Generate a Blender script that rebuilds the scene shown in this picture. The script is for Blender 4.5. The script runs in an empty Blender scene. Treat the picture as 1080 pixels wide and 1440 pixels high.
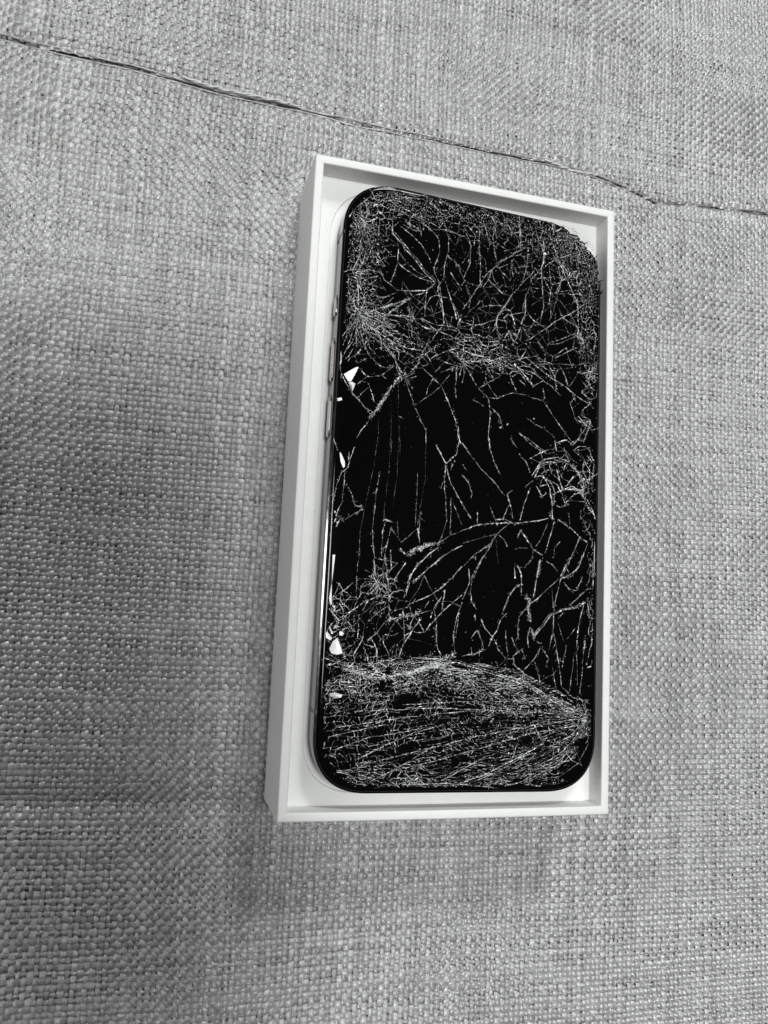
import bpy, bmesh, math, random
import numpy as np
from mathutils import Vector
from mathutils.geometry import delaunay_2d_cdt

S = bpy.context.scene
COL = S.collection
MM = 0.001
random.seed(7)
rng = np.random.default_rng(11)

# ------------------------------------------------------------ camera
cam = bpy.data.cameras.new('camera')
camo = bpy.data.objects.new('camera', cam); COL.objects.link(camo)
cam.sensor_fit = 'VERTICAL'; cam.sensor_height = 36.0; cam.sensor_width = 27.0
cam.lens = 28.2516
cam.clip_start = 0.01; cam.clip_end = 50
from mathutils import Matrix
camo.matrix_world = Matrix([[0.963069, -0.074733, -0.258678, -0.075126], [0.044414, 0.991642, -0.121134, -0.033763], [0.265568, 0.105172, 0.958338, 0.224402], [0.0, 0.0, 0.0, 1.0]])
S.camera = camo

# ------------------------------------------------------------ light
W = bpy.data.worlds.new('World'); S.world = W; W.use_nodes = True
bg = W.node_tree.nodes['Background']
bg.inputs[0].default_value = (0.97, 0.985, 1.0, 1); bg.inputs[1].default_value = 0.09
def area(name, loc, target, sx, sy, power, col=(1, 1, 1)):
    l = bpy.data.lights.new(name, 'AREA'); l.shape = 'RECTANGLE'; l.size = sx; l.size_y = sy
    l.energy = power; l.color = col
    o = bpy.data.objects.new(name, l); COL.objects.link(o); o.location = loc
    o.rotation_euler = (Vector(target) - Vector(loc)).to_track_quat('-Z', 'Y').to_euler()
    return o
LAMP = Vector((-0.05, 0.03, 1.60))
area('ceiling_lamp', LAMP, (0, 0, 0), 0.38, 0.38, 23, (0.98, 1.0, 0.99))
area('far_side_lamp', (0.40, 1.84, 1.55), (0, 0, 0), 0.40, 0.40, 29, (0.98, 1.0, 0.99))  # lamp on the far side, slightly to the right
area('low_left_fill', (-2.1, 0.35, 0.62), (0, 0, 0), 0.9, 0.7, 11, (0.98, 0.995, 1.0))  # added fill from low on the left, brightens the box's outer left wall
S.view_settings.view_transform = 'Standard'; S.view_settings.look = 'None'
S.view_settings.exposure = -0.29; S.view_settings.gamma = 1.0

# ------------------------------------------------------------ helpers
def link(name, me, mat=None, parent=None):
    o = bpy.data.objects.new(name, me); COL.objects.link(o)
    if mat: me.materials.append(mat)
    if parent: o.parent = parent
    return o
def pymesh(name, v, f, mat=None, parent=None, smooth=False):
    me = bpy.data.meshes.new(name); me.from_pydata(v, [], f); me.update()
    if smooth: me.polygons.foreach_set('use_smooth', [True] * len(me.polygons))
    return link(name, me, mat, parent)
def npmesh(name, V, F, mat, parent, smooth=True, col=None):
    """V (n,3), F (m,4) quads -> one mesh, optional per-vertex grey 'tone'"""
    me = bpy.data.meshes.new(name)
    me.vertices.add(len(V)); me.vertices.foreach_set('co', np.ascontiguousarray(V, dtype=np.float32).ravel())
    k = F.shape[1]
    me.loops.add(F.size); me.loops.foreach_set('vertex_index', np.ascontiguousarray(F, dtype=np.int32).ravel())
    me.polygons.add(len(F)); me.polygons.foreach_set('loop_start', np.arange(0, F.size, k, dtype=np.int32))
    me.polygons.foreach_set('use_smooth', np.full(len(F), smooth))
    if col is not None:
        a = me.attributes.new('tone', 'FLOAT', 'POINT'); a.data.foreach_set('value', np.ascontiguousarray(col, dtype=np.float32))
    me.update(calc_edges=True)
    return link(name, me, mat, parent)
def material(name):
    m = bpy.data.materials.new(name); m.use_nodes = True
    nt = m.node_tree; b = nt.nodes['Principled BSDF']
    return m, nt, b
def node(nt, t, **kw):
    n = nt.nodes.new(t)
    for k, v in kw.items():
        if hasattr(n, k): setattr(n, k, v)
        else: n.inputs[k].default_value = v
    return n
def wave(n_terms, lo, hi, seed):
    r = np.random.default_rng(seed)
    k = r.uniform(lo, hi, n_terms); th = r.uniform(0, 2 * np.pi, n_terms); ph = r.uniform(0, 2 * np.pi, n_terms)
    def f(x, y):
        s = 0
        for a, b, c in zip(k, th, ph): s = s + np.sin((x * np.cos(b) + y * np.sin(b)) * a + c)
        return s / math.sqrt(n_terms / 2.0)
    return f

# ------------------------------------------------------------ materials
def yarn(name, lo, hi, stretch):
    m, nt, b = material(name)
    at = node(nt, 'ShaderNodeAttribute', attribute_name='tone')
    tc = node(nt, 'ShaderNodeTexCoord')
    mp = node(nt, 'ShaderNodeMapping'); mp.inputs['Scale'].default_value = stretch; nt.links.new(tc.outputs['Object'], mp.inputs['Vector'])
    n1 = node(nt, 'ShaderNodeTexNoise', Scale=1.0, Detail=2.5, Roughness=.6); nt.links.new(mp.outputs[0], n1.inputs['Vector'])
    mx = node(nt, 'ShaderNodeMath', operation='MULTIPLY_ADD'); mx.inputs[1].default_value = 1.35
    nt.links.new(n1.outputs['Fac'], mx.inputs[0]); nt.links.new(at.outputs['Fac'], mx.inputs[2])
    r = node(nt, 'ShaderNodeMapRange'); r.inputs[1].default_value = 0.70; r.inputs[2].default_value = 1.65
    nt.links.new(mx.outputs[0], r.inputs[0])
    c = node(nt, 'ShaderNodeValToRGB')
    c.color_ramp.elements[0].color = (lo, lo, lo * .995, 1); c.color_ramp.elements[1].color = (hi, hi, hi * .995, 1)
    nt.links.new(r.outputs[0], c.inputs[0]); 
    n2 = node(nt, 'ShaderNodeTexNoise', Scale=38.0, Detail=3.0); nt.links.new(tc.outputs['Object'], n2.inputs['Vector'])
    cr = node(nt, 'ShaderNodeValToRGB'); cr.color_ramp.elements[0].position = 0.67; cr.color_ramp.elements[1].position = 0.85
    cr.color_ramp.elements[0].color = (0, 0, 0, 1); cr.color_ramp.elements[1].color = (.5, .5, .5, 1)
    nt.links.new(n2.outputs['Fac'], cr.inputs[0])
    st = node(nt, 'ShaderNodeMix', data_type='RGBA', blend_type='MULTIPLY'); st.inputs[7].default_value = (.86, .84, .72, 1)
    nt.links.new(cr.outputs[0], st.inputs[0]); nt.links.new(c.outputs[0], st.inputs[6]); nt.links.new(st.outputs[2], b.inputs['Base Color'])
    bp = node(nt, 'ShaderNodeBump'); bp.inputs['Strength'].default_value = .5; bp.inputs['Distance'].default_value = 0.00016
    nt.links.new(n1.outputs['Fac'], bp.inputs['Height']); nt.links.new(bp.outputs[0], b.inputs['Normal'])
    b.inputs['Roughness'].default_value = 0.28; b.inputs['Specular IOR Level'].default_value = 0.8
    return m
M_warp = yarn('warp_yarn', 0.19, 0.68, (3600, 700, 1500))
M_weft = yarn('weft_yarn', 0.12, 0.52, (700, 3600, 1500))
m, nt, b = material('fabric_backing'); b.inputs['Base Color'].default_value = (.10, .10, .10, 1); b.inputs['Roughness'].default_value = .9
tc = node(nt, 'ShaderNodeTexCoord'); nz = node(nt, 'ShaderNodeTexNoise', Scale=900.0, Detail=3.0); nt.links.new(tc.outputs['Object'], nz.inputs['Vector'])
cr = node(nt, 'ShaderNodeValToRGB'); cr.color_ramp.elements[0].color = (.18, .18, .18, 1); cr.color_ramp.elements[1].color = (.42, .42, .42, 1)
sx = node(nt, 'ShaderNodeSeparateXYZ'); nt.links.new(tc.outputs['Object'], sx.inputs[0])
def sinus(out, per):
    k_ = node(nt, 'ShaderNodeMath', operation='MULTIPLY'); k_.inputs[1].default_value = math.pi / per; nt.links.new(out, k_.inputs[0])
    s_ = node(nt, 'ShaderNodeMath', operation='SINE'); nt.links.new(k_.outputs[0], s_.inputs[0]); return s_.outputs[0]
pr = node(nt, 'ShaderNodeMath', operation='MULTIPLY'); nt.links.new(sinus(sx.outputs[0], .0015), pr.inputs[0]); nt.links.new(sinus(sx.outputs[1], .00157), pr.inputs[1])
ad = node(nt, 'ShaderNodeMath', operation='MULTIPLY_ADD'); ad.inputs[1].default_value = .30; nt.links.new(pr.outputs[0], ad.inputs[0]); nt.links.new(nz.outputs['Fac'], ad.inputs[2])
cr.color_ramp.elements[0].position = .2; cr.color_ramp.elements[1].position = .8
nt.links.new(ad.outputs[0], cr.inputs[0]); nt.links.new(cr.outputs[0], b.inputs['Base Color'])
bb = node(nt, 'ShaderNodeBump'); bb.inputs['Strength'].default_value = .7; bb.inputs['Distance'].default_value = .0006
nt.links.new(ad.outputs[0], bb.inputs['Height']); nt.links.new(bb.outputs[0], b.inputs['Normal'])
M_back = m
m, nt, b = material('white_card')
tc = node(nt, 'ShaderNodeTexCoord'); nz = node(nt, 'ShaderNodeTexNoise', Scale=260.0, Detail=6.0, Roughness=.7); nt.links.new(tc.outputs['Object'], nz.inputs['Vector'])
cr = node(nt, 'ShaderNodeValToRGB'); cr.color_ramp.elements[0].color = (.74, .74, .725, 1); cr.color_ramp.elements[1].color = (.86, .86, .845, 1)
nt.links.new(nz.outputs['Fac'], cr.inputs[0]); nt.links.new(cr.outputs[0], b.inputs['Base Color'])
bp = node(nt, 'ShaderNodeBump'); bp.inputs['Strength'].default_value = .06; bp.inputs['Distance'].default_value = 0.0003
nt.links.new(nz.outputs['Fac'], bp.inputs['Height']); nt.links.new(bp.outputs[0], b.inputs['Normal'])
b.inputs['Roughness'].default_value = .55; b.inputs['Specular IOR Level'].default_value = .3
M_card = m
m, nt, b = material('polished_frame'); b.inputs['Base Color'].default_value = (.075, .07, .075, 1); b.inputs['Metallic'].default_value = 1; b.inputs['Roughness'].default_value = .14
tc = node(nt, 'ShaderNodeTexCoord'); nz = node(nt, 'ShaderNodeTexNoise', Scale=700.0, Detail=4.0); nt.links.new(tc.outputs['Object'], nz.inputs['Vector'])
mr = node(nt, 'ShaderNodeMapRange'); mr.inputs[3].default_value = .04; mr.inputs[4].default_value = .15; nt.links.new(nz.outputs['Fac'], mr.inputs[0]); nt.links.new(mr.outputs[0], b.inputs['Roughness'])
M_frame = m
m, nt, b = material('button_metal'); b.inputs['Base Color'].default_value = (.46, .41, .42, 1); b.inputs['Metallic'].default_value = 1; b.inputs['Roughness'].default_value = .25
M_button = m
m, nt, b = material('antenna_plastic'); b.inputs['Base Color'].default_value = (.03, .03, .032, 1); b.inputs['Roughness'].default_value = .4
M_band = m
m, nt, b = material('black_screen_glass'); b.inputs['Base Color'].default_value = (.0016, .0016, .0018, 1)
b.inputs['Specular IOR Level'].default_value = .17
tc = node(nt, 'ShaderNodeTexCoord'); nz = node(nt, 'ShaderNodeTexNoise', Scale=300.0, Detail=5.0); nt.links.new(tc.outputs['Object'], nz.inputs['Vector'])
mr = node(nt, 'ShaderNodeMapRange'); mr.inputs[3].default_value = .02; mr.inputs[4].default_value = .10; nt.links.new(nz.outputs['Fac'], mr.inputs[0]); nt.links.new(mr.outputs[0], b.inputs['Roughness'])
M_glass = m
m, nt, b = material('crushed_glass')
at = node(nt, 'ShaderNodeAttribute', attribute_name='tone')
cr = node(nt, 'ShaderNodeValToRGB'); cr.color_ramp.elements[0].color = (.03, .03, .032, 1); cr.color_ramp.elements[1].color = (.90, .90, .91, 1)
nt.links.new(at.outputs['Fac'], cr.inputs[0]); nt.links.new(cr.outputs[0], b.inputs['Base Color'])
b.inputs['Roughness'].default_value = .22; b.inputs['Specular IOR Level'].default_value = .8
M_crack = m
m, nt, b = material('bare_glass_facet'); b.inputs['Base Color'].default_value = (.01, .011, .011, 1); b.inputs['Roughness'].default_value = .24; b.inputs['Specular IOR Level'].default_value = .62
M_shard = m

# ------------------------------------------------------------ woven fabric (the setting)
SEAM = np.array([[-200, 117.02], [-139.63, 117.02], [-129.1, 117.55], [-108.9, 116.73], [-95.6, 116.66], [-82.82, 115.93], [-73.72, 114.91], [-65.53, 114.54], [-46.59, 114.46], [-29.04, 113.67], [-15.48, 113.53], [17.75, 112.77], [35.22, 113.11], [50.71, 112.2], [63.99, 109.5], [76.22, 106.22], [85.91, 107.49], [97.21, 108.52], [120.59, 110.14], [141.92, 111.27], [200, 111.27]])          # seam line, mm
def seam_y(x): return np.interp(x, SEAM[:, 0], SEAM[:, 1])
w_big = wave(5, .012, .03, 3); w_mid = wave(7, .05, .12, 4)
def height(x, y, pit=1.9, sig=.5):
    """cushion surface in mm"""
    h = 0.5 * w_big(x, y) + 0.10 * w_mid(x, y)
    h = h - (1.6 * np.exp(-(((x + 84) / 26) ** 2 + ((y + 20) / 42) ** 2)))  # shallow hollow at left, put in to darken the fabric there
    d = y - seam_y(x)
    op = np.interp(x, [-140, -80, -40, 40, 68, 78, 90, 97, 125], [1, 1, .9, 1, 1, .6, .4, .8, 1.0])
    h = h - op * (pit * np.exp(-(np.abs(d) / sig) ** 2) + 1.2 * np.exp(-(np.abs(d) / 2.6) ** 1.4) - .35 * np.exp(-((np.abs(d) - 4) / 2.2) ** 2))
    # small pucker running down from the seam by the box's far right corner
    ax, ay, bx, by = 76.5, 107.5, 70.0, 98.5
    L2 = (bx - ax) ** 2 + (by - ay) ** 2
    t = np.clip(((x - ax) * (bx - ax) + (y - ay) * (by - ay)) / L2, 0, 1)
    dd = np.hypot(x - ax - t * (bx - ax), y - ay - t * (by - ay))
    h = h - 1.0 * np.exp(-(dd / .8) ** 2)
    # faint crease across the near left
    h = h - .9 * np.exp(-((y + 89 + .03 * x) / 3.0) ** 2) * np.interp(x, [-60, -30], [1, 0])
    # the box presses the seat flat
    q = np.clip(np.maximum(np.abs(x) - 44.5, np.abs(y) - 85.4) / 14.0, 0, 1)
    q = q * q * (3 - 2 * q)
    return h * q + (1 - q) * (-0.1)
f_slot = wave(6, .05, .35, 31)
def SLOT(x):
    return np.interp(x, [-152, -110, -60, 0, 45, 66, 73, 80, 88, 94, 100, 150], [.58, .66, .56, .52, .58, .60, .45, .20, .16, .36, .52, .55]) * (1 + .22 * f_slot(x, 0 * x))
PX, PY = 1.50, 1.57
X0, X1, Y0, Y1 = -152.0, 150.0, -182.0, 222.0
nx = int((X1 - X0) / PX); ny = int((Y1 - Y0) / PY)
f_lat1 = wave(8, .02, .10, 21); f_lat2 = wave(8, .02, .10, 22)
def threads(n, length, pitch_along, axis):
    SPC = 4
    ns = int(length / pitch_along * SPC) + 1
    r = np.random.default_rng(100 + axis)
    i = np.arange(n)[:, None]; s = np.arange(ns)[None, :]
    along = s * pitch_along / SPC
    phase = np.pi * (s / SPC + i + axis)
    base = (X0 + i * PX) if axis == 0 else (Y0 + i * PY)
    base = base + r.normal(0, .10, (n, 1))
    along = along + (Y0 if axis == 0 else X0) + np.zeros((n, 1))
    lat = (f_lat1 if axis == 0 else f_lat2)
    x = base if axis == 0 else along; y = along if axis == 0 else base
    x = x + np.zeros_like(along); y = y + np.zeros_like(along)
    off = .36 * lat(x, y) + .12 * np.sin(along * r.uniform(.15, .5, (n, 1)) + r.uniform(0, 6, (n, 1)))
    if axis == 0: x = x + off
    else: y = y + off
    d = y - seam_y(x); dp = np.clip(d, 0, None)            # the far cloth rolls over the seam
    roll = np.exp(-(dp / 1.2) ** 2) * (d > -.3) * np.interp(x, [60, 72, 90, 100], [1, .5, .5, 1])
    ynew = y - .25 * np.exp(-((d - .9) / .8) ** 2)
    zroll = .28 * np.exp(-((d - 1.3) / 1.0) ** 2)
    low = np.interp(y, [-160, 40], [1, 0]) * np.interp(x, [-150, 40], [1, .35])        # weft floats show more towards the near left
    # slubs: thickness changes along every yarn
    wid = r.normal(1, .13, (n, 1)) * (1 + .16 * np.sin(along * r.uniform(.08, .35, (n, 1)) + r.uniform(0, 6, (n, 1)))
          + .10 * np.sin(along * r.uniform(.6, 1.6, (n, 1)) + r.uniform(0, 6, (n, 1)))) + r.normal(0, .05, (n, ns))
    wid = np.clip(wid, .55, 1.3) * ((.72 - .07 * low) if axis == 0 else (.80 - .08 * low))
    amp = (.33 - .09 * low) if axis == 0 else (.21 + .11 * low)
    c = np.cos(phase)
    z = zroll + amp * np.sign(c) * np.abs(c) ** .8 + height(x, y) + r.normal(0, .025, (n, ns)) + ((.05 - .07 * low) if axis == 0 else .03 * low)
    tone = np.clip(.5 + r.normal(0, .06, (n, 1)) + .10 * np.sin(along * r.uniform(.05, .25, (n, 1)) + r.uniform(0, 6, (n, 1))) + r.normal(0, .09, (n, ns)), 0, 1)
    prof = np.array([(-1, -.5), (-.34, .68), (.34, .68), (1, -.5)])
    th = .25
    V = np.zeros((n, ns, 4, 3))
    for k, (a, bz) in enumerate(prof):
        V[:, :, k, 0] = x + (a * wid if axis == 0 else 0)
        V[:, :, k, 1] = ynew + (a * wid if axis == 1 else 0)
        V[:, :, k, 2] = z + bz * th
    idx = np.arange(n * ns * 4).reshape(n, ns, 4)
    A = idx[:, :-1, :-1]; B = idx[:, :-1, 1:]; C = idx[:, 1:, 1:]; D = idx[:, 1:, :-1]
    F = np.stack([A, B, C, D] if axis == 1 else [D, C, B, A], -1).reshape(-1, 4)
    slot = (np.abs(d + .05) < SLOT(x)).ravel()                 # nothing spans the open seam
    F = F[~slot[F[:, 0] // 4]]
    if axis == 0: F = F[:, ::-1]
    F = F[:, ::-1] if axis == 1 else F
    return V.reshape(-1, 3) * MM, F, np.repeat(tone[:, :, None], 4, 2).ravel()
# backing sheet: fine under the weave, reaching far beyond it
gx = np.concatenate([[-900, -500, -260, -170], np.arange(-152, 152, 2.0), [170, 260, 500, 900]])
gy = np.concatenate([[-900, -500, -260, -200], np.arange(-182, 104, 1.0), np.arange(104, 122, .3), np.arange(122, 223, 1.0), [240, 300, 500, 900]])
GX, GY = np.meshgrid(gx, gy, indexing='ij')
GZ = height(np.clip(GX, -170, 170), np.clip(GY, -200, 240), 8.0, 1.2) - .75
V = np.stack([GX, GY, GZ], -1).reshape(-1, 3) * MM
idx = np.arange(len(V)).reshape(len(gx), len(gy))
F = np.stack([idx[:-1, :-1], idx[1:, :-1], idx[1:, 1:], idx[:-1, 1:]], -1).reshape(-1, 4)
fabric = npmesh('fabric_surface', V, F, M_back, None)
fabric['kind'] = 'structure'
fabric['label'] = 'grey woven upholstery fabric with a puckered dark seam running across it'
V, F, T = threads(nx, Y1 - Y0, PY, 0); o = npmesh('warp_threads', V, F, M_warp, fabric, True, T); o['kind'] = 'stuff'
V, F, T = threads(ny, X1 - X0, PX, 1); o = npmesh('weft_threads', V, F, M_weft, fabric, True, T); o['kind'] = 'stuff'

def tube(name, pts, rad, mat, parent, seg=7, twist=0, tone=.6):
    pts = np.array(pts, float); n = len(pts)
    t = np.gradient(pts, axis=0); t /= np.linalg.norm(t, axis=1)[:, None]
    up = np.array([0, 0, 1.0]); s = np.cross(t, up); s /= np.linalg.norm(s, axis=1)[:, None]; u = np.cross(s, t)
    V = []; 
    for k in range(seg):
        a = 2 * np.pi * k / seg
        rr = rad * (1 + .22 * np.cos(3 * a + np.arange(n) * twist)) * np.interp(np.arange(n), [0, 3, n - 4, n - 1], [.3, 1, 1, .3])
        V.append(pts + (s * np.cos(a) + u * np.sin(a)) * rr[:, None])
    V = np.stack(V, 1).reshape(-1, 3) * MM
    idx = np.arange(n * seg).reshape(n, seg)
    F = np.stack([idx[:-1], np.roll(idx, -1, 1)[:-1], np.roll(idx, -1, 1)[1:], idx[1:]], -1).reshape(-1, 4)
    return npmesh(name, V, F, mat, parent, True, np.full(len(V), tone) + rng.normal(0, .1, len(V)))
for pts in [[[-81.47, 116.56, -0.15], [-74.76, 115.44, -0.15], [-67.61, 115.06, -0.15], [-59.32, 115.13, -0.15], [-50.87, 114.98, -0.15], [-45.49, 114.57, -0.15]], [[33.24, 114.28, -0.15], [39.13, 112.99, -0.15], [44.29, 112.02, -0.15], [50.8, 112.3, -0.15], [55.53, 112.47, -0.15]], [[93.07, 110.16, -0.15], [97.34, 111.22, -0.15], [103.1, 110.97, -0.15], [111.84, 110.47, -0.15], [123.72, 110.77, -0.15]]]:
    p = np.array(pts, float); t = np.linspace(0, len(p) - 1, 90); k = np.arange(len(p))
    x = np.interp(t, k, p[:, 0]); y = np.interp(t, k, p[:, 1]) + .12 * np.sin(t * 9)
    z = np.interp(t, k, p[:, 2])
    for j in range(2):
        tube('loose_thread', np.stack([x, y + .20 * np.sin(t * 6 + j * np.pi), z + .20 * np.cos(t * 6 + j * np.pi)], 1), .26, M_warp, fabric, 7, .5, .75)

for side, z_, rad in ((.66, .02, .34), (-.60, -.12, .30)):
    xs = np.linspace(-151, 149, 620); wob = wave(6, .1, .6, 40 + int(side > 0))
    op_ = np.interp(xs, [-152, 60, 72, 90, 98, 150], [1, 1, .35, .25, .9, 1])
    ys = seam_y(xs) + side * np.clip(SLOT(xs) / .52, .25, 1.4) + .07 * wob(xs, 0 * xs)
    zs = z_ + height(xs, ys + math.copysign(1.2, side)) - .9 * (1 - op_) + .08 * wob(xs + 40, 0 * xs) - .1
    tube('rolled_edge', np.stack([xs, ys, zs], 1), rad, M_weft, fabric, 8, .35, .5)

lr = np.random.default_rng(9)
LV = []; LF = []; k0 = 0
for _ in range(90):                       # stray fibres lying on the weave
    x, y = lr.uniform(-135, 135), lr.uniform(-165, 190)
    if abs(x) < 47 and abs(y) < 88: continue
    a = lr.uniform(0, 6.28); ln = lr.uniform(1.5, 7); n = 10; cur = lr.normal(0, .35)
    th = a + np.cumsum(np.full(n, cur) + lr.normal(0, .15, n)); px = x + np.cumsum(np.cos(th)) * ln / n; py = y + np.cumsum(np.sin(th)) * ln / n
    pz = height(px, py) + .72 + .25 * np.sin(np.linspace(0, 3.14, n))
    nrm = np.stack([-np.sin(th), np.cos(th)], 1) * .035
    for j in range(n):
        LV += [(px[j] + nrm[j, 0], py[j] + nrm[j, 1], pz[j]), (px[j], py[j], pz[j] + .05), (px[j] - nrm[j, 0], py[j] - nrm[j, 1], pz[j])]
    for j in range(n - 1):
        o_ = k0 + 3 * j; LF += [(o_, o_ + 3, o_ + 4, o_ + 1), (o_ + 1, o_ + 4, o_ + 5, o_ + 2)]
    k0 += 3 * n
lint = npmesh('lint', np.array(LV) * MM, np.array(LF), M_warp, fabric, True, np.full(len(LV), .9)); lint['kind'] = 'stuff'

# ------------------------------------------------------------ the box
BW, BL, BH, TK, TRAY = (89.0, 170.81, 25.76, 2.3, 19.29)
box = bpy.data.objects.new('phone_box', None); COL.objects.link(box); box.empty_display_size = .02
box['label'] = 'open white cardboard box bottom without a lid standing on grey woven fabric'
box['category'] = 'box'
prof = [(.25, .0), (.05, .1), (0, .35), (0, BH - .55), (.06, BH - .28), (.22, BH - .08), (.5, BH), (TK - .4, BH), (TK - .15, BH - .06), (TK - .03, BH - .2), (TK, BH - .45), (TK, TRAY - 2.0), (TK, 1.2)]
def wall(x0, y0, x1, y1):
    """mitred card wall along the outer edge (x0,y0)->(x1,y1), the inside on the left"""
    d = np.array([x1 - x0, y1 - y0]); L = np.hypot(*d); d = d / L; nrm = np.array([-d[1], d[0]])
    NS = 24
    V = []
    for i in range(NS + 1):
        for o_, z in prof:
            s = o_ + (L - 2 * o_) * i / NS
            bow = .12 * math.sin(math.pi * i / NS) * (z / BH)
            q = np.array([x0, y0]) + d * s + nrm * (o_ - bow)
            V.append((q[0] * MM, q[1] * MM, (z + .02) * MM))
    m_ = len(prof); F = []
    for i in range(NS):
        for k in range(m_ - 1):
            a = i * m_ + k; F.append((a, a + 1, a + 1 + m_, a + m_)[::-1])
    o = pymesh('wall', V, F, M_card, box)
    for p in o.data.polygons: p.use_smooth = True
    return o
w, l = BW / 2, BL / 2
wall(-w, -l, w, -l); wall(w, -l, w, l); wall(w, l, -w, l); wall(-w, l, -w, -l)
bm = bmesh.new()
bmesh.ops.create_cube(bm, size=1.0)
for v in bm.verts: v.co = Vector((v.co.x * (BW - .8) * MM, v.co.y * (BL - .8) * MM, (v.co.z * 1.2 + .7) * MM))
me = bpy.data.meshes.new('bottom'); bm.to_mesh(me); bm.free(); link('bottom', me, M_card, box)

def rrect(wd, ln, r, n=14, power=2.35):
    """rounded rectangle outline, counter-clockwise from the right edge, mm"""
    P = []
    for qx, qy, a0 in ((1, 1, 0), (-1, 1, 90), (-1, -1, 180), (1, -1, 270)):
        cx, cy = qx * (wd / 2 - r), qy * (ln / 2 - r)
        for k in range(n + 1):
            a = math.radians(a0 + 90 * k / n); c, s = math.cos(a), math.sin(a)
            P.append((cx + r * math.copysign(abs(c) ** (2 / power), c), cy + r * math.copysign(abs(s) ** (2 / power), s)))
    return P
# tray: a card with a sunk bed for the phone
RCX, RCY, RW, RL = (1.4, 0.4, 79.6, 161.2)
hole = [(x + RCX, y + RCY) for x, y in rrect(RW, RL, 14.6)]
bm = bmesh.new()
iw, il = w - TK, l - TK
outer = [(-iw - .3, -il - .3), (iw + .3, -il - .3), (iw + .3, il + .3), (-iw - .3, il + .3)]
ov = [bm.verts.new((x * MM, y * MM, TRAY * MM)) for x, y in outer]
def ring(inset, z):
    out = []
    for x, y in hole:
        dx, dy = x - RCX, y - RCY
        fx = (RW / 2 - inset) / (RW / 2); fy = (RL / 2 - inset) / (RL / 2)
        out.append(bm.verts.new(((RCX + dx * fx) * MM, (RCY + dy * fy) * MM, z * MM)))
    return out
rings = [ring(0, TRAY), ring(.12, TRAY - .05), ring(.16, TRAY - .2), ring(.18, TRAY - .56), ring(.3, TRAY - .60)]
E = [bm.edges.new((ov[i], ov[(i + 1) % 4])) for i in range(4)]
h0 = rings[0]; E += [bm.edges.new((h0[i], h0[(i + 1) % len(h0)])) for i in range(len(h0))]
bmesh.ops.triangle_fill(bm, edges=E, use_beauty=True)
for a, b_ in zip(rings[:-1], rings[1:]):
    for i in range(len(a)):
        j = (i + 1) % len(a)
        f = bm.faces.new((a[i], a[j], b_[j], b_[i])); f.smooth = True
bm.faces.new(rings[-1])
bmesh.ops.recalc_face_normals(bm, faces=bm.faces)
if max(bm.faces, key=lambda f: f.calc_area()).normal.z < 0:
    for f in bm.faces: f.normal_flip()
me = bpy.data.meshes.new('tray'); bm.to_mesh(me); bm.free(); link('tray', me, M_card, box)

# ------------------------------------------------------------ the phone
PHX, PHY, PHA, PHW, PHL, ZG = (1.8, 0.333, -0.0059, 76.9, 158.6, 27.0)
phone = bpy.data.objects.new('smartphone', None); COL.objects.link(phone); phone.empty_display_size = .02
phone.location = (PHX * MM, PHY * MM, (ZG - 8.3) * MM); phone.rotation_euler = (0, 0, PHA)
phone['label'] = 'black smartphone with a shattered screen lying face up inside the white box'
phone['category'] = 'phone'
T0 = 8.3; DZ = T0 - 7.85
CHIP = [[20.5, 77.88], [21.8, 77.87], [22.29, 77.74], [24.53, 77.23], [25.48, 77.33], [26.0, 76.75], [26.79, 76.46], [27.71, 75.77], [27.63, 75.44], [28.62, 75.5], [29.7, 75.44], [29.97, 75.4], [30.44, 74.86], [30.96, 74.34], [30.49, 73.91], [31.14, 73.91], [31.19, 73.88], [31.59, 73.98], [32.18, 73.24], [32.14, 72.79], [32.0, 73.46], [32.65, 72.36], [33.01, 72.48], [33.16, 71.57], [33.46, 71.53], [34.33, 71.24], [34.67, 70.6], [35.31, 70.24], [35.3, 69.87], [35.91, 69.32], [35.56, 69.21], [35.57, 69.58], [36.43, 68.55], [36.38, 68.49], [36.53, 68.15], [36.71, 67.1], [36.54, 66.05], [36.76, 65.81], [37.14, 65.09], [36.53, 63.92], [36.7, 63.67], [36.82, 63.24], [36.87, 62.8], [37.23, 62.62], [36.84, 62.88], [37.71, 62.29]]       # broken far right corner of the glass, mm
base_out = rrect(PHW, PHL, 14.5, 18)
def outline(broken):
    out = []
    done = False
    for x, y in base_out:
        inside = x > CHIP[0][0] and y > CHIP[-1][1]
        if inside and broken:
            if not done:
                out += [(px, py) for px, py in reversed(CHIP)]; done = True
            continue
        out.append((x, y))
    return out
def inset(pts, d):
    p = np.array(pts, float); n = len(p)
    t = np.roll(p, -1, 0) - np.roll(p, 1, 0); t /= np.linalg.norm(t, axis=1)[:, None] + 1e-9
    nrm = np.stack([t[:, 1], -t[:, 0]], 1)
    return p - nrm * d
def loft(name, pts, levels, mat, cap_top=True, cap_bot=True, smooth=True):
    V = []; F = []; n = len(pts)
    for d, z in levels:
        q = inset(pts, d)
        V += [(a * MM, c * MM, (z + (DZ if 3 < z < 7.84 else 0)) * MM) for a, c in q]
    for k in range(len(levels) - 1):
        for i in range(n):
            j = (i + 1) % n
            F.append((k * n + i, k * n + j, (k + 1) * n + j, (k + 1) * n + i))
    if cap_bot: F.append(tuple(range(n))[::-1])
    if cap_top: F.append(tuple((len(levels) - 1) * n + i for i in range(n)))
    o = pymesh(name, V, F, mat, phone)
    for p in o.data.polygons: p.use_smooth = smooth and len(p.vertices) == 4
    return o
fo = outline(True)
loft('back_glass', base_out, [(2.2, .0), (1.2, .005), (.75, .02)], M_glass, False, True)
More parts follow.
